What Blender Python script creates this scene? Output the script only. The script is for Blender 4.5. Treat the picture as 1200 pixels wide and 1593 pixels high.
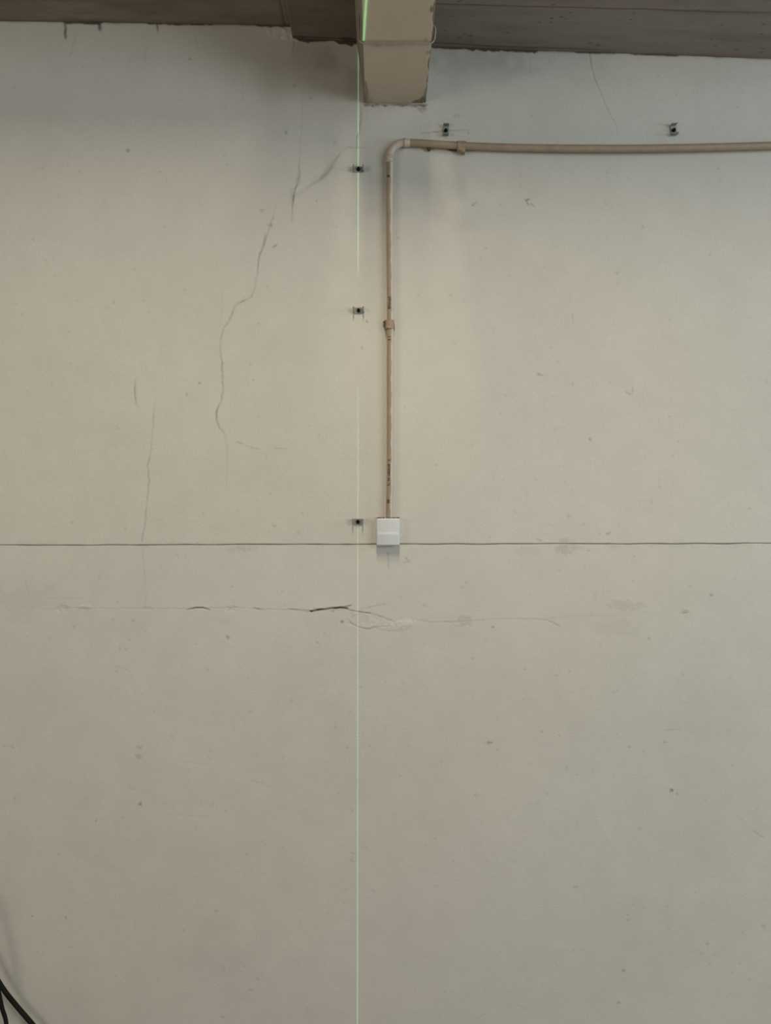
import bpy, bmesh, math, random
import numpy as np
from mathutils import Vector

# ------------------------------------------------------------------ scale, camera, light
S = 0.0022            # metres per photo pixel on the wall plane (y = 0)
HC = 1.90             # camera height
D = 2.65              # camera distance from the wall
FPX = D / S           # focal length in pixels of the 1200 x 1593 frame
def X(px): return (px - 600.0) * S
def Z(py): return HC + (796.5 - py) * S

sc = bpy.context.scene
for o in list(bpy.data.objects): bpy.data.objects.remove(o)
COL = sc.collection

cam_d = bpy.data.cameras.new('camera')
cam_d.sensor_fit = 'VERTICAL'; cam_d.sensor_height = 36.0
cam_d.lens = 36.0 * FPX / 1593.0
cam_d.clip_start = 0.02; cam_d.clip_end = 100
cam = bpy.data.objects.new('camera', cam_d); COL.objects.link(cam)
cam.location = (0, -D, HC); cam.rotation_euler = (math.pi / 2, 0, 0)
sc.camera = cam

sc.view_settings.view_transform = 'Standard'
sc.view_settings.look = 'None'
sc.view_settings.gamma = 1.0
sc.view_settings.exposure = -0.06
sc.view_settings.use_curve_mapping = False

world = bpy.data.worlds.new('overcast_sky'); sc.world = world
world.use_nodes = True
bg = world.node_tree.nodes['Background']
bg.inputs['Color'].default_value = (0.86, 0.93, 1.0, 1)
bg.inputs['Strength'].default_value = 0.14

def area(name, loc, target, sx, sy, power, color, spread=180, up='Y'):
    l = bpy.data.lights.new(name, 'AREA'); l.shape = 'RECTANGLE'
    l.size = sx; l.size_y = sy; l.energy = power; l.color = color
    l.spread = math.radians(spread)
    o = bpy.data.objects.new(name, l); COL.objects.link(o)
    o.location = loc
    d = Vector(target) - Vector(loc)
    o.rotation_euler = d.to_track_quat('-Z', up).to_euler()
    return o
# narrow roof light strip running away from the wall, high in the hall (x = 0 plane)
ROOF_Y0, ROOF_Y1, ROOF_Z0, ROOF_Z1 = -1.5, -3.2, HC + 2.9, HC + 2.9
_c = Vector((0.01, (ROOF_Y0 + ROOF_Y1) / 2, (ROOF_Z0 + ROOF_Z1) / 2))
area('roof_light', _c, (_c.x, _c.y + 0.9, _c.z - 2.4), 0.26, 1.7, 88, (1.0, 0.85, 0.66))
# window opening in the side of the hall, to the right
area('window_light', (4.3, -4.9, HC + 0.80), (0.0, -0.6, HC + 0.30), 4.6, 0.9, 142, (0.79, 0.91, 1.0), up='Z')
area('near_window_light', (4.3, -1.15, HC + 0.90), (0.0, -0.1, HC + 0.5), 0.8, 0.9, 36, (0.79, 0.91, 1.0), up='Z')
# weaker, warmer fill added on the left, behind the camera, to lift upper-left wall
area('left_fill_light', (-4.2, -4.2, HC + 0.15), (0.0, -0.4, HC + 0.3), 2.0, 2.2, 58, (1.0, 0.91, 0.78), up='Z')

# ------------------------------------------------------------------ helpers
def tag(o, label=None, cat=None, group=None, kind=None):
    if label: o['label'] = label
    if cat: o['category'] = cat
    if group: o['group'] = group
    if kind: o['kind'] = kind
    return o
def empty(name, loc=(0, 0, 0)):
    o = bpy.data.objects.new(name, None); COL.objects.link(o); o.location = loc
    o.empty_display_size = 0.05
    return o
def link(name, me, mat=None, parent=None, smooth=False):
    o = bpy.data.objects.new(name, me); COL.objects.link(o)
    if mat: me.materials.append(mat)
    if smooth: me.polygons.foreach_set('use_smooth', [True] * len(me.polygons))
    if parent:
        o.parent = parent
        o.location = (-parent.location.x, -parent.location.y, -parent.location.z)
    return o

def vnoise(x, y, scale, seed):
    """smooth value noise in -1..1 at coordinates x, y (arrays)"""
    r = np.random.RandomState(seed)
    t = r.uniform(-1, 1, (256, 256))
    u = x / scale + 1000.37; v = y / scale + 1000.71
    iu = np.floor(u).astype(int); iv = np.floor(v).astype(int)
    fu = u - iu; fv = v - iv
    fu = fu * fu * (3 - 2 * fu); fv = fv * fv * (3 - 2 * fv)
    a = t[iu % 256, iv % 256]; b = t[(iu + 1) % 256, iv % 256]
    c = t[iu % 256, (iv + 1) % 256]; d = t[(iu + 1) % 256, (iv + 1) % 256]
    return (a * (1 - fu) + b * fu) * (1 - fv) + (c * (1 - fu) + d * fu) * fv
def fbm(x, y, scale, seed, octs=4, gain=0.5):
    s = 0; a = 1; t = 0
    for k in range(octs):
        s = s + a * vnoise(x, y, scale / (2 ** k), seed + 17 * k); t += a; a *= gain
    return s / t

def sst(a, b, v):
    t = np.clip((v - a) / (b - a), 0, 1); return t * t * (3 - 2 * t)

class Field:
    """rectangular relief with wear channels; coordinates in any 2-D unit"""
    def __init__(s, us, vs):
        s.us = us; s.vs = vs
        s.U, s.V = np.meshgrid(us, vs, indexing='ij')
        s.h = np.zeros(s.U.shape)          # metres, out of the surface
        s.dark = np.zeros(s.U.shape); s.rust = np.zeros(s.U.shape); s.pale = np.zeros(s.U.shape)
    def win(s, u0, u1, v0, v1):
        a = np.searchsorted(s.us, u0); b = np.searchsorted(s.us, u1)
        c = np.searchsorted(s.vs, v0); d = np.searchsorted(s.vs, v1)
        return slice(a, b), slice(c, d)
    def line(s, pts, w=1.2, depth=0.0, dark=0.0, rust=0.0, lip=0.0, jit=0.0, seed=0, lipw=3.0, pale=0.0):
        """stroke along a polyline. pts: (u, v, strength)"""
        r = random.Random(seed)
        P = []
        for i in range(len(pts) - 1):
            a, b = pts[i], pts[i + 1]
            sa = a[2] if len(a) > 2 else 1; sb = b[2] if len(b) > 2 else 1
            L = math.hypot(b[0] - a[0], b[1] - a[1]); n = max(1, int(L / 5)) if jit else 1
            for k in range(n):
                t = k / n
                ju = r.uniform(-jit, jit) if k else 0; jv = r.uniform(-jit, jit) if k else 0
                js = (0.55 + 0.9 * r.random()) if jit else 1
                P.append((a[0] + (b[0] - a[0]) * t + ju, a[1] + (b[1] - a[1]) * t + jv, (sa + (sb - sa) * t) * js))
        e = pts[-1]; P.append((e[0], e[1], e[2] if len(e) > 2 else 1))
        m = w * 3 + lipw * 3
        us = [p[0] for p in P]; vs = [p[1] for p in P]
        W = s.win(min(us) - m, max(us) + m, min(vs) - m, max(vs) + m)
        U = s.U[W]; V = s.V[W]
        if U.size == 0: return
        best = np.full(U.shape, 1e9); st = np.zeros(U.shape); side = np.zeros(U.shape)
        for i in range(len(P) - 1):
            ax, ay, sa = P[i]; bx, by, sb = P[i + 1]
            dx, dy = bx - ax, by - ay; L2 = dx * dx + dy * dy + 1e-9
            lo = s.win(min(ax, bx) - m, max(ax, bx) + m, min(ay, by) - m, max(ay, by) + m)
            W2 = (slice(lo[0].start - W[0].start, lo[0].stop - W[0].start), slice(lo[1].start - W[1].start, lo[1].stop - W[1].start))
            u = U[W2]; v = V[W2]
            if u.size == 0: continue
            t = np.clip(((u - ax) * dx + (v - ay) * dy) / L2, 0, 1)
            d = np.hypot(u - ax - t * dx, v - ay - t * dy)
            k = d < best[W2]
            bb = best[W2]; ss = st[W2]; sd = side[W2]
            bb[k] = d[k]; ss[k] = (sa + (sb - sa) * t)[k]
            sd[k] = np.sign((u - ax) * dy - (v - ay) * dx)[k]
        g = np.exp(-(best / w) ** 2) * st
        s.h[W] -= depth * np.clip(g, 0, 1.2)
        s.dark[W] = np.maximum(s.dark[W], dark * g)
        s.rust[W] = np.maximum(s.rust[W], rust * g)
        s.pale[W] = np.maximum(s.pale[W], pale * g)
        if lip: s.h[W] += lip * st * np.exp(-best / lipw) * (side > 0) * (best < lipw * 3)
    def blob(s, u, v, ru, rv, h=0.0, dark=0.0, rust=0.0, pale=0.0, rough=0.5, soft=0.5, seed=1):
        W = s.win(u - 2.2 * ru, u + 2.2 * ru, v - 2.2 * rv, v + 2.2 * rv)
        U = s.U[W]; V = s.V[W]
        if U.size == 0: return
        d = np.hypot((U - u) / ru, (V - v) / rv) + rough * vnoise(U, V, max(min(ru, rv) * 0.7, 1e-4), seed)
        g = 1 - sst(1 - soft, 1 + soft, d)
        s.h[W] += h * g
        s.dark[W] = np.maximum(s.dark[W], dark * g)
        s.rust[W] = np.maximum(s.rust[W], rust * g)
        s.pale[W] = np.maximum(s.pale[W], pale * g)
    def at(s, u, v):
        i = int(np.clip(np.searchsorted(s.us, u), 0, len(s.us) - 1)); j = int(np.clip(np.searchsorted(s.vs, v), 0, len(s.vs) - 1))
        return float(s.h[i, j])
    def mesh(s, name, to_world, back_dir, thick, cap=True):
        """to_world(U, V, h) -> x, y, z arrays. Closed by sides running thick along back_dir."""
        x, y, z = to_world(s.U, s.V, s.h)
        n, m = s.U.shape
        co = np.stack([x, y, z], -1).reshape(-1, 3)
        idx = np.arange(n * m).reshape(n, m)
        q = np.stack([idx[:-1, :-1], idx[1:, :-1], idx[1:, 1:], idx[:-1, 1:]], -1).reshape(-1, 4)
        ring = np.concatenate([idx[:, 0], idx[-1, 1:], idx[-2::-1, -1], idx[0, -2:0:-1]])
        bx, by, bz = to_world(s.U, s.V, s.h * 0)
        bc = np.stack([bx, by, bz], -1).reshape(-1, 3)[ring] + np.array(back_dir) * thick
        nr = len(ring); base = n * m
        r2 = np.arange(nr) + base
        sq = np.stack([ring, np.roll(ring, -1), np.roll(r2, -1), r2], -1)[:, ::-1]
        co = np.concatenate([co, bc]); q = np.concatenate([q, sq])
        loops = q.reshape(-1); starts = np.arange(len(q)) * 4; tot = np.full(len(q), 4)
        if cap:
            starts = np.append(starts, len(loops)); tot = np.append(tot, nr); loops = np.concatenate([loops, r2])
        me = bpy.data.meshes.new(name)
        me.vertices.add(len(co)); me.vertices.foreach_set('co', co.astype(np.float32).ravel())
        me.loops.add(len(loops)); me.loops.foreach_set('vertex_index', loops.astype(np.int32))
        me.polygons.add(len(starts)); me.polygons.foreach_set('loop_start', starts.astype(np.int32))
        sm = np.zeros(len(starts), bool); sm[:(n - 1) * (m - 1)] = True
        me.update(calc_edges=True)
        me.polygons.foreach_set('use_smooth', sm)
        a = me.color_attributes.new('wear_shade', 'FLOAT_COLOR', 'POINT')
        c = np.zeros((len(co), 4), np.float32); c[:, 3] = 1
        for k, f in enumerate((s.dark, s.rust, s.pale)):
            c[:n * m, k] = np.clip(f.ravel(), 0, 1)
            c[n * m:, k] = c[ring, k]
        a.data.foreach_set('color', c.ravel())
        me.validate()
        return me

# ------------------------------------------------------------------ materials
def new_mat(name):
    m = bpy.data.materials.new(name); m.use_nodes = True
    nt = m.node_tree; b = nt.nodes['Principled BSDF']
    return m, nt, b
def node(nt, t, **kw):
    n = nt.nodes.new(t)
    for k, v in kw.items(): setattr(n, k, v)
    return n
def noise(nt, scale, detail=4, rough=0.6, stretch=None):
    tc = node(nt, 'ShaderNodeTexCoord'); n = node(nt, 'ShaderNodeTexNoise')
    n.inputs['Scale'].default_value = scale; n.inputs['Detail'].default_value = detail; n.inputs['Roughness'].default_value = rough
    if stretch:
        mp = node(nt, 'ShaderNodeMapping'); mp.inputs['Scale'].default_value = stretch
        nt.links.new(tc.outputs['Object'], mp.inputs['Vector']); nt.links.new(mp.outputs['Vector'], n.inputs['Vector'])
    else: nt.links.new(tc.outputs['Object'], n.inputs['Vector'])
    return n.outputs['Fac']
def ramp(nt, fac, stops):
    r = node(nt, 'ShaderNodeValToRGB'); e = r.color_ramp.elements
    while len(e) < len(stops): e.new(0.5)
    for i, (p, c) in enumerate(stops):
        e[i].position = p; e[i].color = (*c, 1) if len(c) == 3 else c
    nt.links.new(fac, r.inputs['Fac']); return r.outputs['Color']
def mix(nt, a, b, fac, mode='MIX'):
    m = node(nt, 'ShaderNodeMix', data_type='RGBA', blend_type=mode)
    for sock, v in ((m.inputs[6], a), (m.inputs[7], b)):
        if isinstance(v, tuple): sock.default_value = (*v, 1)
        else: nt.links.new(v, sock)
    if isinstance(fac, (int, float)): m.inputs[0].default_value = fac
    else: nt.links.new(fac, m.inputs[0])
    return m.outputs[2]
def bump(nt, b, h, strength, dist):
    n = node(nt, 'ShaderNodeBump'); n.inputs['Strength'].default_value = strength; n.inputs['Distance'].default_value = dist
    nt.links.new(h, n.inputs['Height']); nt.links.new(n.outputs['Normal'], b.inputs['Normal'])

def relief_mat(name, base, dark, rust, pale, mottles, bscale, bstr, rough=0.85, stretch=None):
    m, nt, b = new_mat(name)
    c = base
    for k, (sc_, lo, hi, amt) in enumerate(mottles):
        f = noise(nt, sc_, 5, 0.6, stretch)
        t = ramp(nt, f, [(0.3, lo), (0.7, hi)])
        c = mix(nt, c, t, amt, 'MULTIPLY')
    at = node(nt, 'ShaderNodeAttribute', attribute_name='wear_shade')
    sp = node(nt, 'ShaderNodeSeparateColor'); nt.links.new(at.outputs['Color'], sp.inputs['Color'])
    c = mix(nt, c, pale, sp.outputs['Blue'])
    c = mix(nt, c, dark, sp.outputs['Red'])
    c = mix(nt, c, rust, sp.outputs['Green'])
    nt.links.new(c, b.inputs['Base Color'])
    b.inputs['Roughness'].default_value = rough
    b.inputs['Specular IOR Level'].default_value = 0.25
    f1 = noise(nt, bscale, 4, 0.6)
    bump(nt, b, f1, bstr, 0.002)
    return m

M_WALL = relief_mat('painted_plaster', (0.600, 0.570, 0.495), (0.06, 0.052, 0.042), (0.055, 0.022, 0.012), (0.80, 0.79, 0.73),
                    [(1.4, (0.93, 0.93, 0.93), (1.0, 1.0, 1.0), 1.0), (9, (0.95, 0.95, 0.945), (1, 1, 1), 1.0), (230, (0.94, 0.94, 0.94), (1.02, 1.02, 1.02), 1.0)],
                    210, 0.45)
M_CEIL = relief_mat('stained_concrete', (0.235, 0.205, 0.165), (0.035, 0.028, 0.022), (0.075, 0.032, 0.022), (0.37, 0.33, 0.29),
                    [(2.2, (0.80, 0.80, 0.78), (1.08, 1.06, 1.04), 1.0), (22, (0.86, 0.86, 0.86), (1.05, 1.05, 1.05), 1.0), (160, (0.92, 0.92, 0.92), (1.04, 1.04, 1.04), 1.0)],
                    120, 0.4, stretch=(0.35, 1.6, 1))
M_BEAM = relief_mat('cream_beam_paint', (0.57, 0.49, 0.385), (0.11, 0.088, 0.055), (0.15, 0.085, 0.05), (0.58, 0.53, 0.44),
                    [(8, (0.95, 0.95, 0.95), (1, 1, 1), 1.0), (60, (0.96, 0.955, 0.94), (1.02, 1.02, 1.02), 1.0)], 150, 0.3)
def plain(name, col, rough=0.6, metal=0.0, var=0.12, scale=30, spec=0.4):
    m, nt, b = new_mat(name)
    f = noise(nt, scale, 4)
    lo = tuple(v * (1 - var) for v in col); hi = tuple(min(1, v * (1 + var)) for v in col)
    c = ramp(nt, f, [(0.3, lo), (0.7, hi)])
    nt.links.new(c, b.inputs['Base Color'])
    b.inputs['Roughness'].default_value = rough; b.inputs['Metallic'].default_value = metal
    b.inputs['Specular IOR Level'].default_value = spec
    return m
M_PIPE = plain('aged_conduit', (0.33, 0.245, 0.165), 0.55, var=0.12, scale=24)
M_VPIPE = plain('aged_conduit_pale_sides', (0.30, 0.228, 0.155), 0.55, var=0.12, scale=24)
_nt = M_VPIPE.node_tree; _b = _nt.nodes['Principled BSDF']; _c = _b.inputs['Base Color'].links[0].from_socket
_a = node(_nt, 'ShaderNodeAttribute', attribute_name='tone')
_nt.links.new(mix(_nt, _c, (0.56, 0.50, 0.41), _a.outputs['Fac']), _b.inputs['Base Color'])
M_ELB = plain('pale_fitting', (0.47, 0.40, 0.30), 0.4, var=0.05)
M_CLAMP = plain('faded_brown_clamp', (0.33, 0.24, 0.16), 0.8, var=0.2, scale=90)
M_RUST = plain('rust', (0.10, 0.052, 0.028), 0.9, var=0.35, scale=150)
M_PRINT = plain('black_print', (0.085, 0.062, 0.042), 0.8, var=0.2, scale=200)
M_WHITE = plain('white_plastic', (0.60, 0.61, 0.60), 0.32, var=0.02, spec=0.5)
M_PAD = plain('grey_pad', (0.44, 0.44, 0.39), 0.7, var=0.15, scale=120)
M_ZINC = plain('dull_zinc', (0.23, 0.245, 0.22), 0.55, metal=0.1, var=0.2, scale=160)
M_SCREW = plain('black_screw', (0.006, 0.006, 0.006), 0.9, var=0.2, spec=0.1)
M_CABLE = plain('black_rubber', (0.009, 0.009, 0.007), 0.8, var=0.25, scale=60, spec=0.15)
M_WIRE = plain('painted_wire', (0.30, 0.27, 0.215), 0.7, var=0.1, scale=90)
M_FLOOR = plain('floor_concrete', (0.26, 0.24, 0.21), 0.85, var=0.2, scale=3)
M_SEAL = plain('brown_sealant', (0.30, 0.20, 0.13), 0.9, var=0.35, scale=160)

# ------------------------------------------------------------------ the wall
def ceil_py(px):
    """photo row where ceiling meets wall"""
    if px < 456: return 33.5 + 0.0165 * px
    if px < 564: return 61 + (px - 456) * 0.055
    return 73.5 + (px - 668) * 0.0355
step = 1.6
us = np.concatenate([np.linspace(-1500, -60, 25), np.arange(-30, 1230, step), np.linspace(1260, 2700, 25)])
vs = np.concatenate([[-420, -300, -150, -40], np.arange(8, 840, step), np.arange(840.5, 856, .6), np.arange(857, 936, step), np.arange(936.5, 984, .9), np.arange(985, 1612, step), [1625, 1640, 1662]])
F = Field(us, vs)
U, V = F.U, F.V
F.h += 0.0022 * fbm(U, V, 420, 3, 2) + 0.0007 * fbm(U, V, 60, 5, 3) + 0.00022 * fbm(U, V, 10, 9, 2)
# horizontal construction joint: upper coat stands 3 mm proud of the lower coat
jl = 848.0 - 0.0022 * U + 0.7 * vnoise(U, V * 0, 38, 21)
F.h += 0.0018 * (1 - sst(-0.9, 0.7, V - jl))
jg = np.exp(-((V - jl - 0.2) / (0.95 + .35 * vnoise(U, V * 0, 14, 33))) ** 2)
F.h -= 0.0018 * jg
F.dark = np.maximum(F.dark, jg * (0.60 + 0.25 * vnoise(U, V * 0, 26, 31)))
# soft grime above / below joint
def grime(u, v, ru, rv, a, seed):
    F.blob(u, v, ru, rv, dark=a * .6, rough=0.9, soft=0.9, seed=seed)
for i, (u, v, ru, rv, a) in enumerate([(375, 853, 16, 5, .22), (880, 850, 14, 9, .28), (952, 849, 10, 4, .18), (822, 856, 14, 5, .12), (60, 846, 30, 3, .1),
        (1045, 849, 26, 4, .14), (300, 846, 40, 3, .1), (1140, 848, 40, 4, .1), (700, 843, 60, 3, .05)]):
    grime(u, v, ru, rv, a, 40 + i)
# main diagonal crack, from beam down to lower left
F.line([(562, 170, .6), (560, 200, .8), (556, 215, .9), (556, 231, .7)], 1.2, .0018, .45, jit=.8, seed=1)
F.line([(580, 230, .2), (556, 230, .5), (541, 229, .6), (530, 238, .8), (521, 250, .9), (514, 262, 1)], 1.1, .0016, .42, lip=.0012, jit=.6, seed=2)
F.line([(516, 259, .6), (507, 270, .9), (496, 280, .9), (484, 287, .5), (470, 299, .25), (462, 304, .3)], 2.2, .0022, .38, jit=.6, seed=3)
F.line([(521, 247, .3), (511, 264, .9), (500, 278, .9), (490, 284, .3)], 4.4, .0016, .30, seed=31)
F.line([(472, 132, .15), (470, 175, .2), (467, 240, .2), (465, 264, .5), (466, 272, .9), (464, 284, .8), (459, 294, .9), (457, 306, 1), (455, 320, .8), (455, 345, .25)], 1.2, .0016, .50, lip=.0012, jit=.7, seed=4)
F.line([(466, 266, .5), (464, 280, 1), (461, 288, .4)], 3.0, .0008, .25, seed=41)
F.line([(455, 296, .4), (456, 306, 1), (453, 316, .4)], 4.0, .0006, .28, seed=42)
F.line([(430, 318, .15), (426, 335, .3), (421, 350, .9), (417, 362, .5), (413, 372, .8), (411, 380, 1), (407, 390, .8), (403, 402, .7), (401, 420, .6), (398, 440, .4), (394, 455, .5), (391, 462, .6), (380, 468, .8), (366, 476, .9), (362, 486, .8), (356, 500, .6), (348, 510, .7), (344, 525, .6), (342, 545, .6), (346, 565, .7), (346, 590, .6), (347, 610, .6), (343, 628, .6), (337, 640, 1), (337, 655, .8), (341, 665, .5), (350, 675, .2), (354, 700, .2), (352, 760, .15)], 1.1, .0018, .50, lip=.0009, jit=.8, seed=5)
F.line([(413, 366, .6), (411, 380, 1), (408, 387, .5)], 2.0, .0010, .45, seed=51)
F.line([(346, 452, .2), (344, 490, .25), (343, 510, .2)], 1.0, .0008, .3, jit=.6, seed=52)
F.line([(211, 590, .3), (210, 608, 1), (211, 620, .8), (212, 632, .2)], 1.1, .001, .55, seed=6)
F.line([(242, 622, .3), (239, 650, .5), (236, 690, .6), (233, 712, .7), (229, 725, .7), (232, 745, .7), (229, 780, .6), (227, 805, .6), (224, 825, .8), (221, 842, .7)], 1.0, .0014, .42, lip=.0007, jit=.7, seed=7)
F.line([(221, 852, .3), (224, 880, .35), (226, 920, .3), (226, 945, .2)], 1.0, .0009, .30, jit=.7, seed=8)
F.line([(825, 78, .3), (824, 100, .5), (823, 112, .2)], 1.0, .0012, .15, seed=9, lip=.0008)
F.line([(917, 83, .9), (920, 105, .9), (926, 125, .6), (936, 148, .4), (947, 175, .4), (957, 192, .3), (962, 210, .2)], 1.0, .0016, .38, lip=.0010, jit=.3, seed=10)
for i, (a, b, c, d) in enumerate([(230, 68, 225, 100), (118, 55, 108, 92), (306, 55, 308, 80), (378, 128, 377, 160), (120, 60, 104, 104)]):
    F.line([(a, b, .3), (c, d, .3)], 1.0, .0008, .35, jit=.8, seed=60 + i)
rs0 = random.Random(12)
# long horizontal crack with lifted flakes below the joint
F.line([(20, 948, .1), (80, 948, .3), (120, 945, .4), (150, 946, .3), (220, 947, .35), (285, 947, .4), (330, 946, .4), (380, 946, .35), (450, 949, .4), (486, 950, .7)], 1.0, .0012, .30, jit=.6, seed=11)
F.line([(292, 948, .5), (304, 945.5, 1), (315, 945, 1), (326, 948, .5)], 1.3, .0022, .75, lip=.0022, seed=12, lipw=4)
F.line([(394, 946, .5), (402, 947.5, .9), (410, 949, .3)], 1.2, .0016, .6, seed=13)
F.line([(448, 948, .5), (456, 948, .9), (470, 950, .5), (484, 951, .7)], 1.2, .0016, .55, seed=14)
F.line([(484, 951, 1), (500, 948, 1), (516, 946, 1), (530, 945, 1), (540, 946, .9)], 1.4, .003, .55, rust=.75, lip=.002, jit=.5, seed=15, lipw=4)
F.line([(532, 945, 1), (546, 942, .8)], 1.0, .002, .4, rust=.5, seed=16)
F.line([(536, 946, 1), (548, 950, .9), (565, 953, .9), (580, 955, .5), (598, 961, .5), (614, 968, .3)], 1.1, .002, .50, jit=.9, seed=17)
F.line([(541, 962, .6), (547, 970, .9), (558, 975, .8), (570, 978, .8), (590, 975, .5), (606, 973, .4)], 1.2, .0016, .45, lip=.0008, jit=.9, seed=18)
F.line([(655, 965, .3), (672, 968, .6), (720, 967, .5), (775, 963, .3), (830, 963, .4), (852, 965, .5), (862, 970, .8), (872, 975, .6)], 1.1, .0012, .32, jit=.4, seed=19)
F.line([(852, 963, .3), (880, 960, .4), (920, 958, .4), (960, 958, .3), (1000, 955, .2), (1030, 955, .2)], 2.4, .0008, .14, pale=.0, jit=.3, seed=20)
F.line([(516, 946, .8), (519, 951, .6)], .8, .001, .4, rust=.5, seed=22)
for i, (u, v, ru, rv, h, dk) in enumerate([(97, 947, 8, 4.5, -.0014, .10), (132, 944, 10, 2.2, .002, .08), (228, 947, 7, 3, -.001, .06), (360, 947, 7, 4, -.0014, .12), (560, 962, 22, 8, -.0012, .05),
        (630, 970, 12, 5, .0014, .0), (722, 967, 13, 8, -.0010, .13), (975, 940, 30, 8, .0006, .10), (1068, 951, 7, 3, .0014, .22), (960, 975, 30, 12, .0003, .05), (610, 977, 18, 4, .001, .05)]):
    F.blob(u, v, ru, rv, h=h, dark=dk, soft=.35, seed=80 + i)
F.blob(628, 970, 16, 5, pale=.14, h=.0008, soft=.6, seed=3)
for k in range(14):
    uu = 488 + k * 3.6
    F.line([(uu, 946 + (k % 3), .9), (uu + rs0.uniform(-1.5, 1.5), 948 + rs0.uniform(1, 4), .5)], .7, .001, .35, rust=rs0.uniform(0, .5), seed=k)
F.blob(350, 912 + 55, 10, 5, dark=.04, seed=3)
# wear next to ceiling: rust line, drips, gap shadows painted in
cp = np.where(U < 456, 33.5 + 0.0165 * U, np.where(U < 564, 61 + (U - 456) * .055, 73.5 + (U - 668) * .0355))
edge = V - cp
thin = np.exp(-np.clip(edge, 0, None) / 1.6) * (0.55 + 0.35 * vnoise(U, V * 0, 17, 71))
F.rust = np.maximum(F.rust, np.clip(thin, 0, 1) * (edge < 12))
for k, (a, b, t) in enumerate(((96, 162, 4.2), (225, 335, 2.2), (396, 458, 3.4), (459, 512, 3.6), (520, 560, 6.0), (671, 840, 3.4), (890, 960, 1.8), (980, 1060, 1.8))):
    tk = 1.45 * t * np.minimum(1, np.minimum(U - a, b - U) / 7) * (.62 + .55 * fbm(U, V * 0 + k, 9, 72 + k, 3))
    q = (1 - sst(-.9, .9, edge - tk)) * (U > a) * (U < b) * (edge > -12)
    F.rust = np.maximum(F.rust, .9 * q)
F.line([(101, 36, .9), (103, 46, .7), (102, 52, .9), (103, 60, .6)], 1.9, 0, .3, rust=.95, jit=.5, seed=1)
F.line([(155, 36), (156, 46, .9), (157, 49, .3)], 2.6, 0, .3, rust=.8, seed=1)
F.line([(245, 38), (246, 46, .8), (246, 51, .3)], 1.5, 0, .3, rust=.7, seed=1)
F.line([(458, 66, .9), (457, 75, .7), (456, 88, .2)], 1.2, .001, .5, seed=2)
F.blob(450, 52, 9, 10, h=.004, pale=.12, soft=.3, rough=.6, seed=8)
F.blob(432, 50, 12, 7, h=.002, pale=.06, soft=.3, seed=9)
# beam shade painted in as brown and dark tints; crumbs along its joint
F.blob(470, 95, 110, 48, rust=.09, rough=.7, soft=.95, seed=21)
F.blob(250, 75, 200, 36, rust=.035, rough=.7, soft=.95, seed=22)
F.blob(520, 100, 38, 32, dark=.26, rough=1.0, soft=.9, seed=11)
F.blob(740, 95, 60, 22, dark=.14, rough=1.0, soft=.9, seed=12)
F.blob(655, 290, 60, 45, dark=.10, rough=1.0, soft=.9, seed=13)
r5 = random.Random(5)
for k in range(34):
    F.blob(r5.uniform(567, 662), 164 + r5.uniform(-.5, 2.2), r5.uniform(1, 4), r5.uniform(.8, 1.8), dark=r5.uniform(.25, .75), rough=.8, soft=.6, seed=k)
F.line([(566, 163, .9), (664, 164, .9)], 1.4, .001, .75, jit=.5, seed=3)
F.blob(657, 170, 5, 6, rust=.35, rough=.9, soft=.7, seed=14)
F.line([(565, 72, .6), (567, 160, .9)], 1.0, 0, .6, seed=3)
# cable shadow painted in as warm tint bottom left, with beige corner zone
F.blob(8, 1500, 26, 120, rust=.07, rough=.3, soft=.9, seed=3)
F.blob(90, 1585, 120, 60, rust=.035, rough=.4, soft=.9, seed=4)
# broad faint smudges
rs = random.Random(8)
for (u, v, ru, rv, a) in [(300, 620 + 700, 110, 60, .03), (450, 1370, 28, 24, .045), (340, 1480, 60, 40, .035), (70, 930, 60, 24, .05), (1085, 1120, 60, 30, .035), (400, 1120, 70, 50, .025), (800, 1080, 60, 30, .02),
        (60, 1090, 70, 60, .045), (250, 1240, 120, 50, .03), (180, 960 + 330, 100, 60, .03), (700, 1290, 40, 60, .02), (520, 1060, 90, 50, .02), (1110, 1300, 50, 120, .03), (60, 1200, 60, 100, .03), (640, 1480, 60, 60, .03), (960, 1490, 90, 60, .025)]:
    F.blob(u, v, ru, rv, dark=a, rough=.9, soft=.9, seed=rs.randrange(999))
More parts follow.
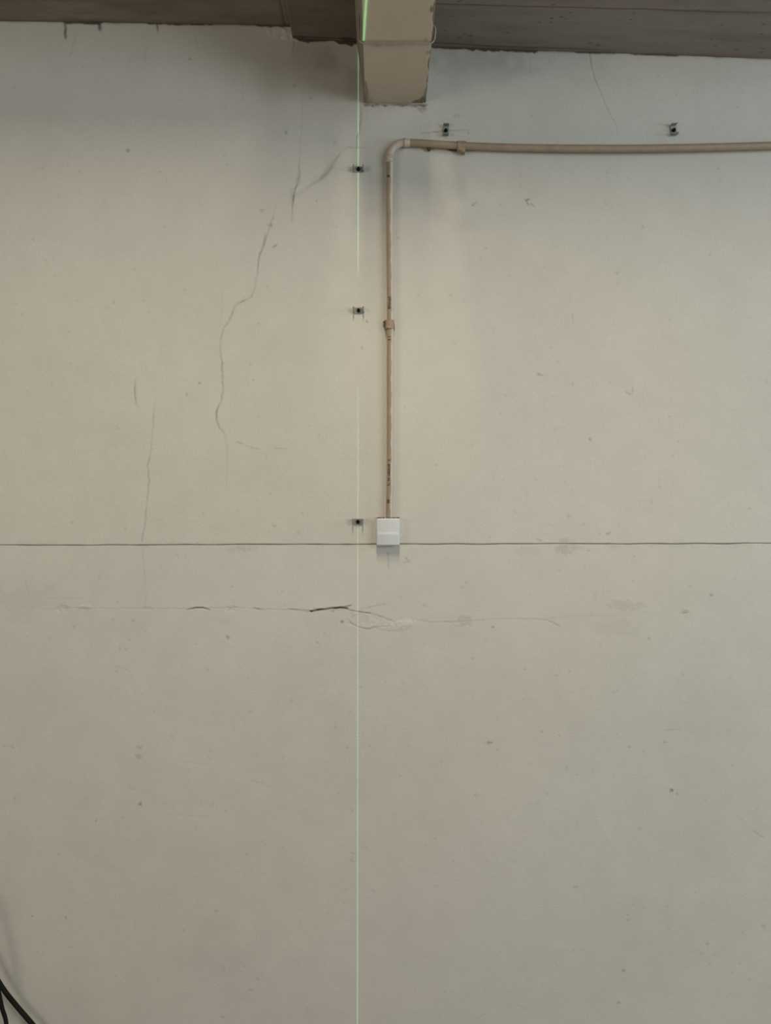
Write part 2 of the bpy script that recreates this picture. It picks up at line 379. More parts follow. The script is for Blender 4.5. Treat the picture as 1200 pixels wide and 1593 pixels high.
# scuffs that read as short strokes
for i, (a, b, c, d, dk) in enumerate([(1032, 1136, 1060, 1135, .10), (1062, 1180, 1080, 1172, .10), (1170, 1292, 1190, 1304, .15), (395, 1215, 430, 1227, .06), (280, 1185, 340, 1192, .05), (200, 1225, 222, 1235, .08),
        (255, 1268, 330, 1272, .04), (655, 165, 705, 205, .0), (740, 1584, 756, 1578, .08), (893, 1381, 900, 1379, .25), (40, 905, 48, 940, .10), (75, 931, 128, 931, .08), (368, 688, 378, 690, .22), (380, 693, 404, 699, .14), (427, 697, 447, 698, .15),
        (735, 320, 742, 315, .35), (818, 312, 824, 310, .45), (819, 312, 822, 319, .45), (826, 318, 831, 321, .3), (890, 490, 892, 505, .12), (974, 610, 982, 614, .25), (984, 602, 984, 612, .2), (836, 583, 845, 584, .3),
        (836, 838, 842, 842, .3), (944, 831, 950, 828, .3), (632, 868, 636, 874, .25), (628, 876, 640, 872, .14), (475, 1056 + 10, 500, 1058 + 10, .06), (604, 860, 605, 884, .22),
        (425, 385, 431, 381, .35), (520, 1078, 528, 1082, .0), (655, 208, 700, 204, .25), (676, 205, 732, 202, .15), (1050, 455, 1052, 470, .05), (180, 1035, 200, 1045, .05), (600, 940, 560, 948, .12), (530, 962, 545, 966, .0)]):
    if dk: F.line([(a, b, .8), ((a + c) / 2, (b + d) / 2, 1), (c, d, .6)], 1.2, .0004, dk * 1.5, jit=.9, seed=100 + i)
# illegible faint handwriting low on left
for k in range(26):
    u = 238 + k * 3.9
    if 272 < u < 290: continue
    v = 1251 + rs.uniform(-1.5, 1.5)
    F.line([(u, v - rs.uniform(1, 5), 1), (u + rs.uniform(-2, 3), v + rs.uniform(1, 4), .8)], 1.0, 0, rs.uniform(.05, .20), seed=k)
# specific specks
for k, (u, v, r, a) in enumerate([(200, 235, 3, .6), (250, 268, 2, .3), (407, 328, 4, .40), (421, 351, 3.2, .6), (493, 313, 2.0, .5), (296, 93, 2, .6), (380, 90, 1.6, .4), (445, 206, 2.4, .5), (522, 90, 4, .5), (484, 153, 3, .35), (458, 134, 3.5, .35),
        (218, 1251, 2.4, .8), (149, 1277, 2.2, .6), (216, 1163, 5, .30), (215, 1177, 4.5, .30), (354, 992, 3, .55), (533, 967, 2.4, .7), (494, 1000, 2.2, .3), (760, 1156, 2.4, .7), (765, 1155, 1.8, .6), (1045, 1230, 3, .85), (1054, 1235, 2, .4),
        (1035, 1154, 2.4, .55), (980, 1162, 2, .4), (735, 1025, 2.4, .4), (970, 1510, 3, .6), (963, 1560, 2.2, .6), (1102, 1468, 3.4, .35), (1092, 1484, 2.4, .25), (977, 1424, 1.8, .35), (977, 1432, 1.8, .35), (1010, 993, 2.2, .4),
        (1108, 926, 2.6, .55), (50, 1425, 2.2, .5), (102, 1428, 2.4, .45), (571, 500, 2.4, .55), (563, 541, 2.6, .35), (394, 591, 2.2, .4), (311, 596, 2, .45), (291, 614, 2.4, .35), (297, 654, 1.5, .2), (918, 684, 2.4, .5), (839, 583, 2.8, .35),
        (778, 318, 2, .3), (846, 416, 2, .2), (767, 976, 2.4, .45), (725, 906, 2, .35), (660, 942, 2.4, .3), (844, 1139, 2.4, .3), (1154, 1275, 2, .2), (390, 1540, 2.4, .4), (380, 1503, 2, .3), (347, 1583, 3, .3), (548, 1338, 4, .25),
        (549, 1328, 3, .2), (1188, 1440, 3, .25), (875, 860, 2, .4), (888, 860, 2, .4), (916, 856, 2, .35), (933, 831, 2, .3), (708, 181, 2, .5), (713, 180, 2, .5), (729, 208, 2, .6), (575, 1160, 2, .3), (541, 1163, 3, .2), (522, 1132, 3, .25),
        (363, 1133, 2, .3), (240, 1108, 2, .3), (18, 1162, 3, .25), (22, 1243, 2.4, .35), (110, 1218, 2, .35), (725, 1560, 1, .1), (663, 1490, 2, .2), (962, 1561, 1.5, .4), (1040, 1410, 2, .25), (865, 1500, 2, .15), (305, 1003, 1.6, .35), (175, 964, 2, .3), (115, 975, 3, .2), (200, 995, 2, .25)]):
    F.blob(u, v, r * .85, r * .75, h=-.0004, dark=a * .72, rough=.9, soft=.7, seed=300 + k)
for k in range(650):
    u = rs.uniform(0, 1200); v = rs.uniform(60, 1590)
    F.blob(u, v, rs.uniform(1.2, 2.6), rs.uniform(1.2, 2.4), h=rs.uniform(-.0004, .0003), dark=rs.choice([.05, .07, .10, .16]), rough=.7, seed=rs.randrange(9999))

def hwall(px, py): return -F.at(px, py)          # world y of the wall surface
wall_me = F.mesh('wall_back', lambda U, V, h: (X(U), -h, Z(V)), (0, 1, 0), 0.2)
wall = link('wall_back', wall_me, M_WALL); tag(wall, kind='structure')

# ------------------------------------------------------------------ floor
bm = bmesh.new(); bmesh.ops.create_grid(bm, x_segments=2, y_segments=2, size=0.5)
me = bpy.data.meshes.new('floor')
for v in bm.verts: v.co.x *= 9.2; v.co.y = v.co.y * 7 - 3.5; v.co.z = 0
r_ = bmesh.ops.extrude_face_region(bm, geom=bm.faces[:])
for v in [g for g in r_['geom'] if isinstance(g, bmesh.types.BMVert)]: v.co.z = -0.1
bmesh.ops.recalc_face_normals(bm, faces=bm.faces); bm.to_mesh(me); bm.free()
tag(link('floor', me, M_FLOOR), kind='structure')

# ------------------------------------------------------------------ ceiling slabs
CD = 0.80   # how far slab ledge comes forward
def slab(px0, px1, seed, style):
    """underside relief; u = photo column on wall, v = distance from wall in mm"""
    a = max(px0, -40); b = min(px1, 1240)
    u = np.arange(a, b, 2.2)
    u = np.concatenate([[px0] if px0 < a else [], u, [px1]])
    v = np.concatenate([[-30], np.arange(0, 320, 2.5), [400, CD * 1000]])
    G = Field(u, v); U, V = G.U, G.V
    G.h += .0012 * fbm(U * 2.2, V, 160, seed, 3) + .0005 * fbm(U * .6, V, 22, seed + 1, 2)
    n = vnoise(U, V * 0, 120, seed + 2)
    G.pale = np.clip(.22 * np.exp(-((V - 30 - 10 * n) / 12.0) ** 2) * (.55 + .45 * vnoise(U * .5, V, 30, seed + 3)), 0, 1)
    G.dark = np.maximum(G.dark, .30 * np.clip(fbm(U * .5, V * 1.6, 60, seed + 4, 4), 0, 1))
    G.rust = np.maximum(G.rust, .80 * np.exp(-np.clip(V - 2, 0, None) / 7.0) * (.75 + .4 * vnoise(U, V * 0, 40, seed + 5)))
    if style == 'right':
        G.pale = np.maximum(G.pale, .42 + .14 * fbm(U * .5, V, 120, 77, 3))
        rid = V - (232 + (U - 740) * .030 + 2.5 * vnoise(U, V * 0, 55, 5))
        G.h += .003 * sst(-3, 3, rid)
        G.rust = np.maximum(G.rust, .62 * np.exp(-(rid / 4.5) ** 2) * (1 - .6 * sst(1100, 1190, U)))
        G.dark = np.maximum(G.dark, .25 * sst(0, 40, rid) * (.6 + .4 * vnoise(U, V, 30, 9)))
        s2 = V - (24 + 5 * vnoise(U, V * 0, 90, 6) - .012 * (U - 680))
        G.dark = np.maximum(G.dark, .50 * np.exp(-(s2 / 5.0) ** 2) * (1 - sst(860, 1000, U)))
        rr = random.Random(4)
        for k in range(60): G.blob(rr.uniform(680, 1200), rr.uniform(20, 270), rr.uniform(1.5, 3.5), rr.uniform(2, 5), dark=rr.uniform(.2, .6), seed=k)
    if style == 'left':
        G.pale = np.maximum(G.pale, .16 + .10 * fbm(U * .5, V, 120, 78, 3))
        G.blob(110, 40, 40, 22, pale=.38, rough=.8, soft=.8, seed=4)
        G.blob(60, 60, 90, 18, pale=.16, rough=.8, soft=.8, seed=5)
        G.blob(330, 30, 80, 10, pale=.20, rough=.8, soft=.8, seed=6)
        G.blob(420, 34, 22, 12, pale=.20, rough=.8, soft=.8, seed=7)
        G.blob(200, 150, 160, 60, dark=.30, rough=.9, soft=.9, seed=8)
        G.line([(444, 0), (444, 300)], 1.6, .002, .35, seed=1)
    if style == 'middle':
        G.blob(480, 60, 16, 14, pale=.20, rough=.8, soft=.8, seed=5)
        G.line([(458, 12), (556, 16)], 3.0, .003, .8, seed=1)
        G.blob(545, 12, 14, 16, dark=.7, rough=.6, soft=.6, seed=7)
        G.dark = np.maximum(G.dark, .25)
    if style == 'left': zc = lambda u: 33.5 + .0165 * u
    elif style == 'middle': zc = lambda u: 61 + (u - 456) * .055
    else: zc = lambda u: 73.5 + (u - 668) * .0355
    me = G.mesh('slab_panel', lambda U, V, h: (X(U), -V / 1000.0, Z(zc(U)) - h), (0, 0, 1), 0.16)
    # orientation check: the relief faces down
    me.flip_normals() if me.polygons[0].normal.z > 0 else None
    return me
ceil = empty('ceiling', (0, 0, Z(70))); tag(ceil, kind='structure')
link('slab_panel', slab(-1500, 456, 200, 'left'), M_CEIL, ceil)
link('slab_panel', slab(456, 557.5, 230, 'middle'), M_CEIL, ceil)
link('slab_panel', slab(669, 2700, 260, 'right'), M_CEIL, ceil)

# ------------------------------------------------------------------ the beam
BL = 0.565
def bx(y, side):    # world x of the underside's edge at world depth y
    t = y / -0.54
    return (X(568) + (-.0651 - X(568)) * t) if side < 0 else (X(662.5) + (.1372 - X(662.5)) * t)
nb, nl = 120, 200
G = Field(np.linspace(0, 1, nb), np.concatenate([[-.03], np.linspace(0, BL, nl)]))
Ub, Vb = G.U, G.V
wmm = Ub * 205; lmm = Vb * 1000
G.h += .0006 * fbm(wmm, lmm, 60, 4, 3) + .00015 * fbm(wmm, lmm, 8, 6, 2)
er = (1 - Ub) * 205 - (4.0 + 6.5 * np.clip(fbm(lmm, lmm * 0, 22, 8, 3), -.3, 1) + 6 * (1 - sst(0, 60, lmm)))      # chipped right arris
el = Ub * 205 - (1.0 + 6 * np.clip(fbm(lmm, lmm * 0 + 7, 26, 12, 3), -.1, 1) * (1 - sst(60, 110, lmm)) + 5 * (1 - sst(0, 60, lmm)))
for e in (er, el):
    c = 1 - sst(-1.2, 1.2, e); G.h -= .002 * c; G.dark = np.maximum(G.dark, .62 * c)
for (bu, bv, br, bs, bd) in ((.90, .008, .12, .022, .7), (.95, .020, .06, .030, .75), (.84, .006, .08, .012, .6), (.98, .05, .03, .05, .6), (.99, .14, .02, .03, .5), (.03, .07, .03, .05, .5), (.02, .02, .04, .03, .5), (.02, .12, .02, .02, .5)):
    G.blob(bu, bv, br, bs, h=-.0008, dark=bd, rough=.0, soft=.35, seed=4)
G.blob(.05, .03, .07, .05, dark=.35, rough=.7, soft=.6, seed=5)
G.blob(.96, .500, .03, .012, dark=.75, seed=6); G.blob(.95, .30, .02, .01, dark=.4, seed=7)
G.blob(.91, .36, .03, .012, dark=.25, seed=8)
G.blob(.20, .336, .08, .012, dark=.28, rough=.9, seed=9); G.blob(.42, .334, .05, .007, dark=.25, rough=.9, seed=9)
G.blob(.35, .34, .3, .01, dark=.15, rough=1.0, soft=.8, seed=10)
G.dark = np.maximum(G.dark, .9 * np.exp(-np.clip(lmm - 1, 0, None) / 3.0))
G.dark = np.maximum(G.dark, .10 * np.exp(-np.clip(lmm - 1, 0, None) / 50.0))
zb = Z(162)
def beam_w(U_, V_, h):
    xl = X(568) + (-.0651 - X(568)) * (V_ / .54); xr = X(662.5) + (.1372 - X(662.5)) * (V_ / .54)
    return xl + (xr - xl) * U_, -V_, zb - h
n, m = G.U.shape
me = G.mesh('ceiling_beam', beam_w, (0, 0, 1), .30)
# flare of the left flank: spread upper ring
co = np.zeros(len(me.vertices) * 3); me.vertices.foreach_get('co', co); co = co.reshape(-1, 3)
top = co[:, 2] > zb + .2
co[top & (co[:, 0] < .03), 0] -= .040
co[top & (co[:, 0] > .03), 0] += .012
me.vertices.foreach_set('co', co.ravel()); me.update()
if me.polygons[0].normal.z > 0: me.flip_normals()
beam = empty('trim_1', (X(615), 0, zb)); tag(beam, kind='structure')
bo = link('ceiling_beam', me, M_BEAM, beam); bo['label'] = 'cream painted underside of a beam with chipped edges'

# ------------------------------------------------------------------ tube builder
def smooth_path(pts, sub=6):
    P = [Vector(p) for p in pts]; out = []
    for i in range(len(P) - 1):
        p0 = P[max(i - 1, 0)]; p1 = P[i]; p2 = P[i + 1]; p3 = P[min(i + 2, len(P) - 1)]
        for k in range(sub):
            t = k / sub
            out.append(0.5 * ((2 * p1) + (p2 - p0) * t + (2 * p0 - 5 * p1 + 4 * p2 - p3) * t * t + (-p0 + 3 * p1 - 3 * p2 + p3) * t ** 3))
    out.append(P[-1]); return out
def tube(name, pts, rad, mat, parent=None, seg=20, ref=Vector((0, -1, 0)), cap=True, tone=None):
    n = len(pts); r = rad if isinstance(rad, (list, tuple)) else [rad] * n
    bm = bmesh.new(); rings = []
    for i, p in enumerate(pts):
        d = (pts[min(i + 1, n - 1)] - pts[max(i - 1, 0)]).normalized()
        a = ref - d * ref.dot(d)
        if a.length < 1e-4: a = Vector((1, 0, 0)) - d * d.x
        a.normalize(); b = d.cross(a)
        rings.append([bm.verts.new(p + (a * math.cos(2 * math.pi * k / seg) + b * math.sin(2 * math.pi * k / seg)) * r[i]) for k in range(seg)])
    for i in range(n - 1):
        for k in range(seg):
            f = bm.faces.new((rings[i][k], rings[i][(k + 1) % seg], rings[i + 1][(k + 1) % seg], rings[i + 1][k])); f.smooth = True
    if cap:
        bm.faces.new(rings[0][::-1]); bm.faces.new(rings[-1])
    bmesh.ops.recalc_face_normals(bm, faces=bm.faces)
    me = bpy.data.meshes.new(name)
    offs = None
    if tone:
        offs = []
        for rg, p, rr_ in zip(rings, pts, r):
            offs += [tone((v.co - p) / rr_, p) for v in rg]
    bm.to_mesh(me); bm.free()
    if offs:
        a = me.color_attributes.new('tone', 'FLOAT_COLOR', 'POINT')
        a.data.foreach_set('color', np.repeat(np.array(offs, np.float32)[:, None], 4, 1).ravel())
    return link(name, me, mat, parent)
def box_bm(bm, x0, x1, y0, y1, z0, z1, bev=0.0, seg=2):
    r = bmesh.ops.create_cube(bm, size=1.0)
    for v in r['verts']:
        v.co = Vector((x0 + (v.co.x + .5) * (x1 - x0), y0 + (v.co.y + .5) * (y1 - y0), z0 + (v.co.z + .5) * (z1 - z0)))
    if bev:
        es = list({e for v in r['verts'] for e in v.link_edges})
        bmesh.ops.bevel(bm, geom=es, offset=bev, segments=seg, affect='EDGES', profile=0.5)
def fin(bm, name, mat, parent=None, smooth=False, ang=None):
    bmesh.ops.recalc_face_normals(bm, faces=bm.faces)
    me = bpy.data.meshes.new(name); bm.to_mesh(me); bm.free()
    o = link(name, me, mat, parent, smooth)
    if ang:
        me.polygons.foreach_set('use_smooth', [True] * len(me.polygons)); me.set_sharp_from_angle(angle=math.radians(ang))
    return o

# wire strapped round the beam, painted over
def bpt(px, py, dy=0.0):       # photo pixel -> point at depth y = -.352 plane
    Y = -.352 - dy; k = (D + Y) / D
    return Vector(((px - 600) * S * k, Y, HC + (796.5 - py) * S * k))
wp = [bpt(559.5, 0), bpt(558.8, 25), bpt(558.5, 55), bpt(559.5, 63), bpt(563, 66.6), bpt(568, 67.6), bpt(600, 67.9), bpt(640, 68), bpt(664, 68.2), bpt(671, 67.2), bpt(675.5, 63), bpt(677.2, 55), bpt(677.4, 44), bpt(673.5, 40)]
w = tube('strap_wire', smooth_path(wp, 5), .0024, M_WIRE, None, 10)
tag(w, 'thin cream painted wire wrapped around the underside of the ceiling beam', 'wire')

# ------------------------------------------------------------------ green laser line: light lying on wall and beam
def laser_strip(pts, wid, gain):
    """pts: (Vector centre, strength). 7 columns across, gaussian core"""
    cols = np.linspace(-1, 1, 9); verts = []; faces = []; vals = []
    for p, s in pts:
        for c in cols:
            verts.append((p.x + c * wid, p.y, p.z)); vals.append(s * math.exp(-(c / .42) ** 2) * gain)
    k = len(cols)
    for i in range(len(pts) - 1):
        for j in range(k - 1): faces.append((i * k + j, i * k + j + 1, (i + 1) * k + j + 1, (i + 1) * k + j))
    me = bpy.data.meshes.new('laser'); me.from_pydata(verts, [], faces)
    a = me.color_attributes.new('glow', 'FLOAT_COLOR', 'POINT')
    a.data.foreach_set('color', np.repeat(np.array(vals, np.float32)[:, None], 4, 1).ravel())
    return me
m, nt, b = new_mat('laser_light'); nt.nodes.remove(b)
em = node(nt, 'ShaderNodeEmission'); em.inputs['Color'].default_value = (.30, 1, .40, 1)
at = node(nt, 'ShaderNodeAttribute', attribute_name='glow'); nt.links.new(at.outputs['Fac'], em.inputs['Strength'])
tr = node(nt, 'ShaderNodeBsdfTransparent'); ad = node(nt, 'ShaderNodeAddShader')
nt.links.new(em.outputs[0], ad.inputs[0]); nt.links.new(tr.outputs[0], ad.inputs[1]); nt.links.new(ad.outputs[0], nt.nodes['Material Output'].inputs['Surface'])
M_LASER = m
las = empty('laser_line', (X(557), -.002, Z(800)))
tag(las, 'thin vertical green laser line projected down the wall from the beam', 'laser line')
def lst(py):
    ks = [(66, .11), (160, .12), (200, .15), (262, .15), (330, .14), (400, .11), (424, .07), (430, .0), (596, .0), (606, .05), (800, .07), (1000, .08), (1250, .10), (1600, .12)]
    for (a, s), (c, t) in zip(ks, ks[1:]):
        if py <= c: return s + (t - s) * (py - a) / (c - a)
    return ks[-1][1]
rows = [68] + list(range(72, 1661, 4))
pts = []
for py in rows:
    px = 557.8 - (py - 66) * .0010
    y = min(hwall(px - 4, py), hwall(px, py), hwall(px + 4, py), hwall(px, py + 3), hwall(px, py - 3)) - .0003
    pts.append((Vector((X(px), y, Z(py))), lst(py)))
link('wall_line', laser_strip(pts, .0050, 1.35), M_LASER, las)
pts = []
for k in range(30):
    t = k / 29; Y = -.36 - t * (BL - .365)
    x = -.0658 + (-.0526 + .0658) * ((Y + .352) / (-.54 + .352))
    pts.append((Vector((x, Y, zb - .0026)), .30))
link('beam_line', laser_strip(pts, .0085, 1.15), M_LASER, las)

# ------------------------------------------------------------------ conduit run
PR = 5.3 * S
con = empty('conduit_pipe', (X(606), 0, Z(804)))
tag(con, 'beige round electrical conduit bent from the right down into the white box', 'pipe')
yp = -(PR + .0072)
def P(px, py, y=None): return Vector((X(px), yp if y is None else y, Z(py)))
# perspective: pipe axis lies ~15 mm off the wall; correct so that it projects on the measured pixel
def PP(px, py, y=None):
    y = yp if y is None else y
    k = (D + y) / D
    return Vector(((px - 600) * S * k, y, HC + (796.5 - py) * S * k))
vert = [(606.6, 247), (606.2, 300), (606.6, 380), (607.5, 450), (607.6, 500), (607.3, 560), (607.3, 650), (606.9, 740), (605.8, 805.2)]
def side_tone(o, p):  # paler tone along the pipe's right side, fainter at its left edge
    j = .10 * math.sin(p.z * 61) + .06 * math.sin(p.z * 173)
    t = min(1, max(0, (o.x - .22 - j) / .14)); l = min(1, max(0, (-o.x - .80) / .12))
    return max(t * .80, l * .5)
tube('vertical_pipe', smooth_path([PP(*p) for p in vert], 24), PR, M_VPIPE, con, 48, tone=side_tone)
hor = [(629, 221.8), (660, 223.2), (700, 225.8), (760, 228.6), (830, 230.4), (920, 231.2), (1000, 231.0), (1080, 229.8), (1160, 227.8), (1230, 225.8), (1400, 222), (2600, 216)]
tube('horizontal_pipe', smooth_path([PP(p[0], p[1], yp if p[0] < 720 else yp - .006 * min(1, (p[0] - 720) / 200)) for p in hor], 8), PR * 1.06, M_PIPE, con, 24)
el_pts = [(606.2, 254), (606.2, 246)] + [(630.5 - 24.3 * math.cos(t), 246 - 24.3 * math.sin(t)) for t in np.linspace(0.12, math.pi / 2 - .12, 10)] + [(630.5, 221.8), (638, 222.1)]
tube('elbow', [PP(*p) for p in el_pts], [PR * 1.14] * 2 + [PR * 1.10] * 10 + [PR * 1.14] * 2, M_ELB, con, 24)
for a, b_ in (((606.2, 243), (606.2, 247)), ((628, 221.7), (633, 221.9))):
    tube('collar', [PP(*a), PP(*b_)], PR * 1.22, M_ELB, con, 24)
# clamps
def saddle(cx, cy, horiz, parent):
    bm = bmesh.new(); R0 = PR * 1.10; R1 = PR * 1.28; hw = 6.5 * S; N = 14
    yw = hwall(cx, cy) - .0012
    prof = [(-PR * 1.28, yw)] + [(-R1 * math.cos(math.pi * k / N), -R1 * math.sin(math.pi * k / N) + yp) for k in range(N + 1)] + [(PR * 1.28, yw)]
    prof_i = [(-R0, yw)] + [(-R0 * math.cos(math.pi * k / N), -R0 * math.sin(math.pi * k / N) + yp) for k in range(N + 1)] + [(R0, yw)]
    sets = []
    for s_ in (-1, 1):
        for pr in (prof, prof_i):
            ring = []
            for i, (a, y) in enumerate(pr):
                wv = s_ * hw * (1 + .12 * math.sin(i * 2.1 + s_))
                ring.append(bm.verts.new((wv, y, a) if horiz else (a, y, wv)))
            sets.append(ring)
    for i in range(len(prof) - 1):
        for A, B in ((0, 2), (1, 3), (0, 1), (2, 3)):
            bm.faces.new((sets[A][i], sets[A][i + 1], sets[B][i + 1], sets[B][i]))
    k = (D + yp) / D
    for v in bm.verts: v.co += Vector(((cx - 600) * S * k, 0, HC + (796.5 - cy) * S * k))
    return fin(bm, 'clamp', M_CLAMP, parent, ang=50)
cl = saddle(606.6, 505.5, False, con)
cl2 = saddle(718, 226.8, True, con)
def ear(pts, name, mat, parent, y0, y1):
    bm = bmesh.new()
    f = [bm.verts.new((X(a), y0, Z(b_))) for a, b_ in pts]; g = [bm.verts.new((X(a), y1, Z(b_))) for a, b_ in pts]
    bm.faces.new(f); bm.faces.new(g[::-1])
    for i in range(len(pts)): bm.faces.new((f[i], f[(i + 1) % len(pts)], g[(i + 1) % len(pts)], g[i]))
    return fin(bm, name, mat, parent)
ear([(596, 502), (600.5, 499), (601, 514), (599, 511), (598, 506)], 'clamp_ear', M_RUST, con, -.0065, -.014)
ear([(611.5, 499), (613, 499.5), (614.5, 512), (613, 511)], 'clamp_ear', M_RUST, con, -.0065, -.012)
ear([(711, 233), (723, 232), (722.5, 243), (717, 241), (711, 237.5)], 'clamp_ear', M_CLAMP, con, -.0065, -.030)
ear([(688, 231), (713, 233), (713, 238), (700, 236)], 'clamp_ear', M_RUST, con, -.0065, -.010)
ear([(662, 230), (672, 230), (669, 237), (666, 237)], 'drip', M_RUST, con, -.0065, -.018)
# worn black print on the pipe: small curved blocks, unreadable
def prints(cx, cy0, cy1, horiz, seed, part_dens=.8):
    rr = random.Random(seed); bm = bmesh.new(); c = cy0
    while c < cy1:
        L = rr.uniform(1.0, 2.6)
        if rr.random() < part_dens:
            a0 = rr.uniform(-.75, -.25); a1 = rr.uniform(.1, .55); N = 5; R = PR * (1.012 if not horiz else 1.075)
            k = (D + yp) / D
            vs_ = []
            for e in (c, min(c + L, cy1)):
                row = []
                for j in range(N + 1):
                    a = a0 + (a1 - a0) * j / N
                    if horiz:
                        a -= .9
                        yy = 228.8 if False else None
                        row.append(bm.verts.new(((e - 600) * S * k, cx[1] - R * math.cos(a), HC + (796.5 - cx[0]) * S * k + R * math.sin(a))))
                    else:
                        row.append(bm.verts.new(((cx - 600) * S * k + R * math.sin(a), yp - R * math.cos(a), HC + (796.5 - e) * S * k)))
                vs_.append(row)
            for j in range(N): bm.faces.new((vs_[0][j], vs_[0][j + 1], vs_[1][j + 1], vs_[1][j]))
        c += L + rr.uniform(.3, 1.0)
    return fin(bm, 'print_mark', M_PRINT, con)
prints(607.0, 456, 459, False, 2); prints(607.0, 463, 482, False, 3, .95); prints(606.9, 524, 531, False, 4)
prints(606.3, 715, 718, False, 5); prints(606.3, 722, 741, False, 6, .95); prints(606.2, 743, 758, False, 7, .4); prints(605.7, 777, 783, False, 8, 1)
prints(605.8, 274, 278, False, 9, 1)
prints((230.4, yp - .006), 1040, 1060, True, 10, .9); prints((231.0, yp - .006), 776, 800, True, 12, .0)

# ------------------------------------------------------------------ white box on the wall
bxp = empty('switch_box', (X(604), 0, Z(848)))
tag(bxp, 'white square surface box where the beige conduit ends, right on the joint line', 'electrical box')
def rrect(w2, h2, r, n=6):
    out = []
    for sx, sz, a0 in ((1, 1, 0), (-1, 1, 90), (-1, -1, 180), (1, -1, 270)):
        for k in range(n + 1):
            a = math.radians(a0 + 90 * k / n)
            out.append(((w2 - r) * sx + r * math.cos(a), (h2 - r) * sz + r * math.sin(a)))
    return out
def loft(name, cx, cz, layers, mat, parent, ridge=0.0, sub=1):
    """layers: (half w, half h, radius, y)"""
    bm = bmesh.new(); rings = []
    for (w2, h2, r, y) in layers:
        rings.append([bm.verts.new((cx + a, y, cz + b_)) for a, b_ in rrect(w2, h2, r)])
    n = len(rings[0])
    for A, B in zip(rings, rings[1:]):
        for k in range(n): bm.faces.new((A[k], A[(k + 1) % n], B[(k + 1) % n], B[k]))
    bm.faces.new(rings[0][::-1]); bm.faces.new(rings[-1])
    return fin(bm, name, mat, parent, ang=40)
cx = X(603.9); cz = HC + (796.5 - 827.2) * S
W2 = 18.0 * S; H2 = 20.9 * S; BD = -.036
loft('back_box', cx, cz, [(W2 * .97, H2 * .97, .004, .002), (W2 * .97, H2 * .97, .004, -.024)], M_WHITE, bxp)
loft('cover_plate', cx, cz, [(W2, H2, .005, -.0242), (W2, H2, .005, -.030), (W2 * .985, H2 * .985, .005, -.0335), (W2 * .94, H2 * .95, .004, BD + .0005), (W2 * .90, H2 * .92, .003, BD)], M_WHITE, bxp)
# rocker: a single wide switch paddle folded at mid height
bm = bmesh.new(); w2 = W2 * .90; N = 28; rows_ = []
for i in range(N + 1):
    t = -1 + 2 * i / N
    y = BD - .0002 - .0012 * (1 - t * t) - (.0022 * float(sst(.02, -.20, t)) if t > -.20 else .0022 * (1 + t) / .80)
    rows_.append([bm.verts.new((cx + sx * w2, y, cz + t * H2 * .91)) for sx in (-1, -.97, .97, 1)])
    rows_[-1][0].co.y += .0004; rows_[-1][3].co.y += .0004
for A, B in zip(rows_, rows_[1:]):
    for k in range(3): bm.faces.new((A[k], A[k + 1], B[k + 1], B[k]))
fin(bm, 'rocker', M_WHITE, bxp, ang=50)
# crumbly sealant along the top of the box
rr = random.Random(3); bm = bmesh.new()
for k in range(34):
    u = rr.choice([rr.uniform(588, 598.5), rr.uniform(613, 620)]); r = rr.uniform(.7, 1.5) * S
    q = bmesh.ops.create_icosphere(bm, subdivisions=1, radius=r)
    for v in q['verts']:
        v.co = Vector((v.co.x * 1.8, v.co.y * 1.2, v.co.z * .8)) * rr.uniform(.85, 1.15) + Vector((X(u), -rr.uniform(.002, .02), cz + H2 + .0015 ))
fin(bm, 'sealant', M_SEAL, bxp)['kind'] = 'stuff'

# ------------------------------------------------------------------ saddle clips waiting for a second pipe
def make_clip():
    """opening toward the camera; arms left and right; 40 mm wide"""
    root = empty('conduit_clip')
    bm = bmesh.new()
    # bent strip profile in (x, y): arm lip, arm, base, arm, lip, extruded in z with thickness
    prof = [(-.0150, -.0235), (-.0178, -.0205), (-.0180, -.0120), (-.0165, -.0060), (-.0135, -.0045), (0, -.0040), (.0135, -.0045), (.0165, -.0060), (.0180, -.0120), (.0178, -.0205), (.0150, -.0235)]
    th = .0022; n = len(prof); out = []; inn = []
    for i, (x, y) in enumerate(prof):
        a = Vector(prof[max(i - 1, 0)]); b_ = Vector(prof[min(i + 1, n - 1)]); d = (b_ - a).normalized(); nr = Vector((d.y, -d.x))
        out.append((x - nr.x * th / 2, y - nr.y * th / 2)); inn.append((x + nr.x * th / 2, y + nr.y * th / 2))
    hz = .0095
    L = [[bm.verts.new((x, y, z)) for x, y in pr] for z in (-hz, hz) for pr in (out, inn)]
    for i in range(n - 1):
        for A, B in ((0, 2), (1, 3), (0, 1), (2, 3)): bm.faces.new((L[A][i], L[A][i + 1], L[B][i + 1], L[B][i]))
    for i in (0, n - 1): bm.faces.new((L[0][i], L[1][i], L[3][i], L[2][i]))
    fin(bm, 'clip_body', M_ZINC, root, ang=30)
    bm = bmesh.new(); box_bm(bm, -.0115, .0115, -.0034, .003, -.0085, .0085, .001)
    fin(bm, 'base_pad', M_PAD, root)
    bm = bmesh.new()
    bmesh.ops.create_cone(bm, cap_ends=True, segments=20, radius1=.0060, radius2=.0052, depth=.0080)
    for v in bm.verts: v.co = Vector((v.co.x, -.0085 - v.co.z * 1.0, v.co.y))
    bmesh.ops.recalc_face_normals(bm, faces=bm.faces)
    fin(bm, 'screw', M_SCREW, root, ang=40)
    return root
c0 = make_clip(); used = False
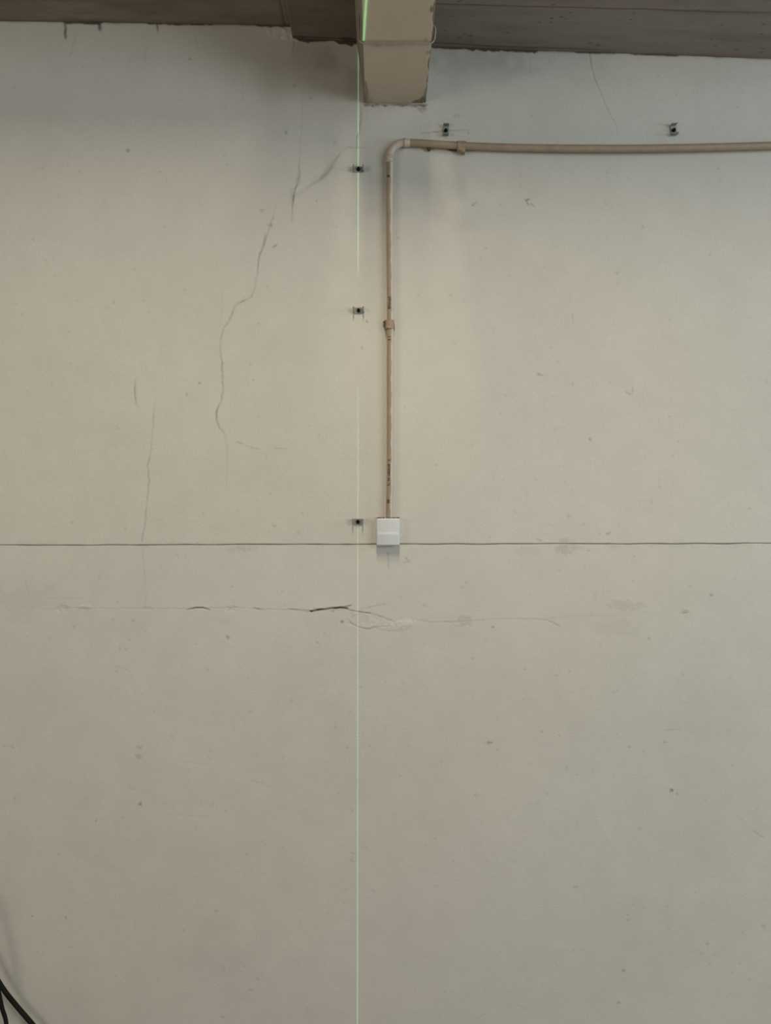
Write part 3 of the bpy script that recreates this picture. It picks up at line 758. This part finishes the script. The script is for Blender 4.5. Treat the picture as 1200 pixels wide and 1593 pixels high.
spots = [(558.0, 264.5, 0, .02, 'zinc conduit clip on the green line, nearest below the beam', 'conduit clips along the green line'),
         (558.2, 483.5, 0, -.03, 'zinc conduit clip on the green line, left of the pipe clamp', 'conduit clips along the green line'),
         (557.2, 811.5, 0, .0, 'zinc conduit clip on the green line beside the white switch box', 'conduit clips along the green line'),
         (693.6, 205.0, math.pi / 2, .05, 'upright zinc conduit clip above the horizontal pipe, close to the beam', 'conduit clips above the horizontal pipe'),
         (1047.2, 204.5, math.pi / 2, -.10, 'upright zinc conduit clip above the horizontal pipe at the far right', 'conduit clips above the horizontal pipe')]
for (px, py, rot, tilt, lab, grp) in spots:
    if not used: r = c0; used = True
    else:
        r = c0.copy(); COL.objects.link(r)
        for ch in c0.children:
            c = ch.copy(); COL.objects.link(c); c.parent = r
    r.location = (X(px), hwall(px, py) + .0012, Z(py)); r.rotation_euler = (0, rot + tilt, 0)
    tag(r, lab, 'conduit clip', grp)

# ------------------------------------------------------------------ black cables low on the left
def cable(pts, rad, label):
    o = tube('black_cable', smooth_path([Vector(p) for p in pts], 10), rad, M_CABLE, None, 14)
    return tag(o, label, 'cable', 'black cables at the lower left')
def C(px, py, y):
    k = (D + y) / D; return ((px - 600) * S * k, y, HC + (796.5 - py) * S * k)
cable([(-1.62, -.30, .0085), (-1.60, -.22, .12), C(-130, 1330, -.06), C(-75, 1410, -.05), C(-30, 1480, -.04), C(2, 1534, -.032), C(25, 1564, -.030), C(49, 1592, -.030), C(72, 1622, -.03), (-1.10, -.10, .035), (-1.0, -.17, .0085), (-.8, -.35, .0085), (-.5, -.8, .0085)], .0080,
      'thick black cable crossing the lower left corner on a slant')
cable([(-1.70, -.40, .0085), (-1.64, -.26, .10), C(-120, 1250, -.08), C(-60, 1360, -.07), C(-24, 1450, -.065), C(-5, 1530, -.06), C(3, 1567, -.06), C(10, 1597, -.06), (-1.265, -.08, .05), (-1.20, -.22, .0085), (-1.1, -.5, .0085), (-1.0, -.9, .0085)], .0068,
      'thinner black cable hanging steeply at the left frame edge')
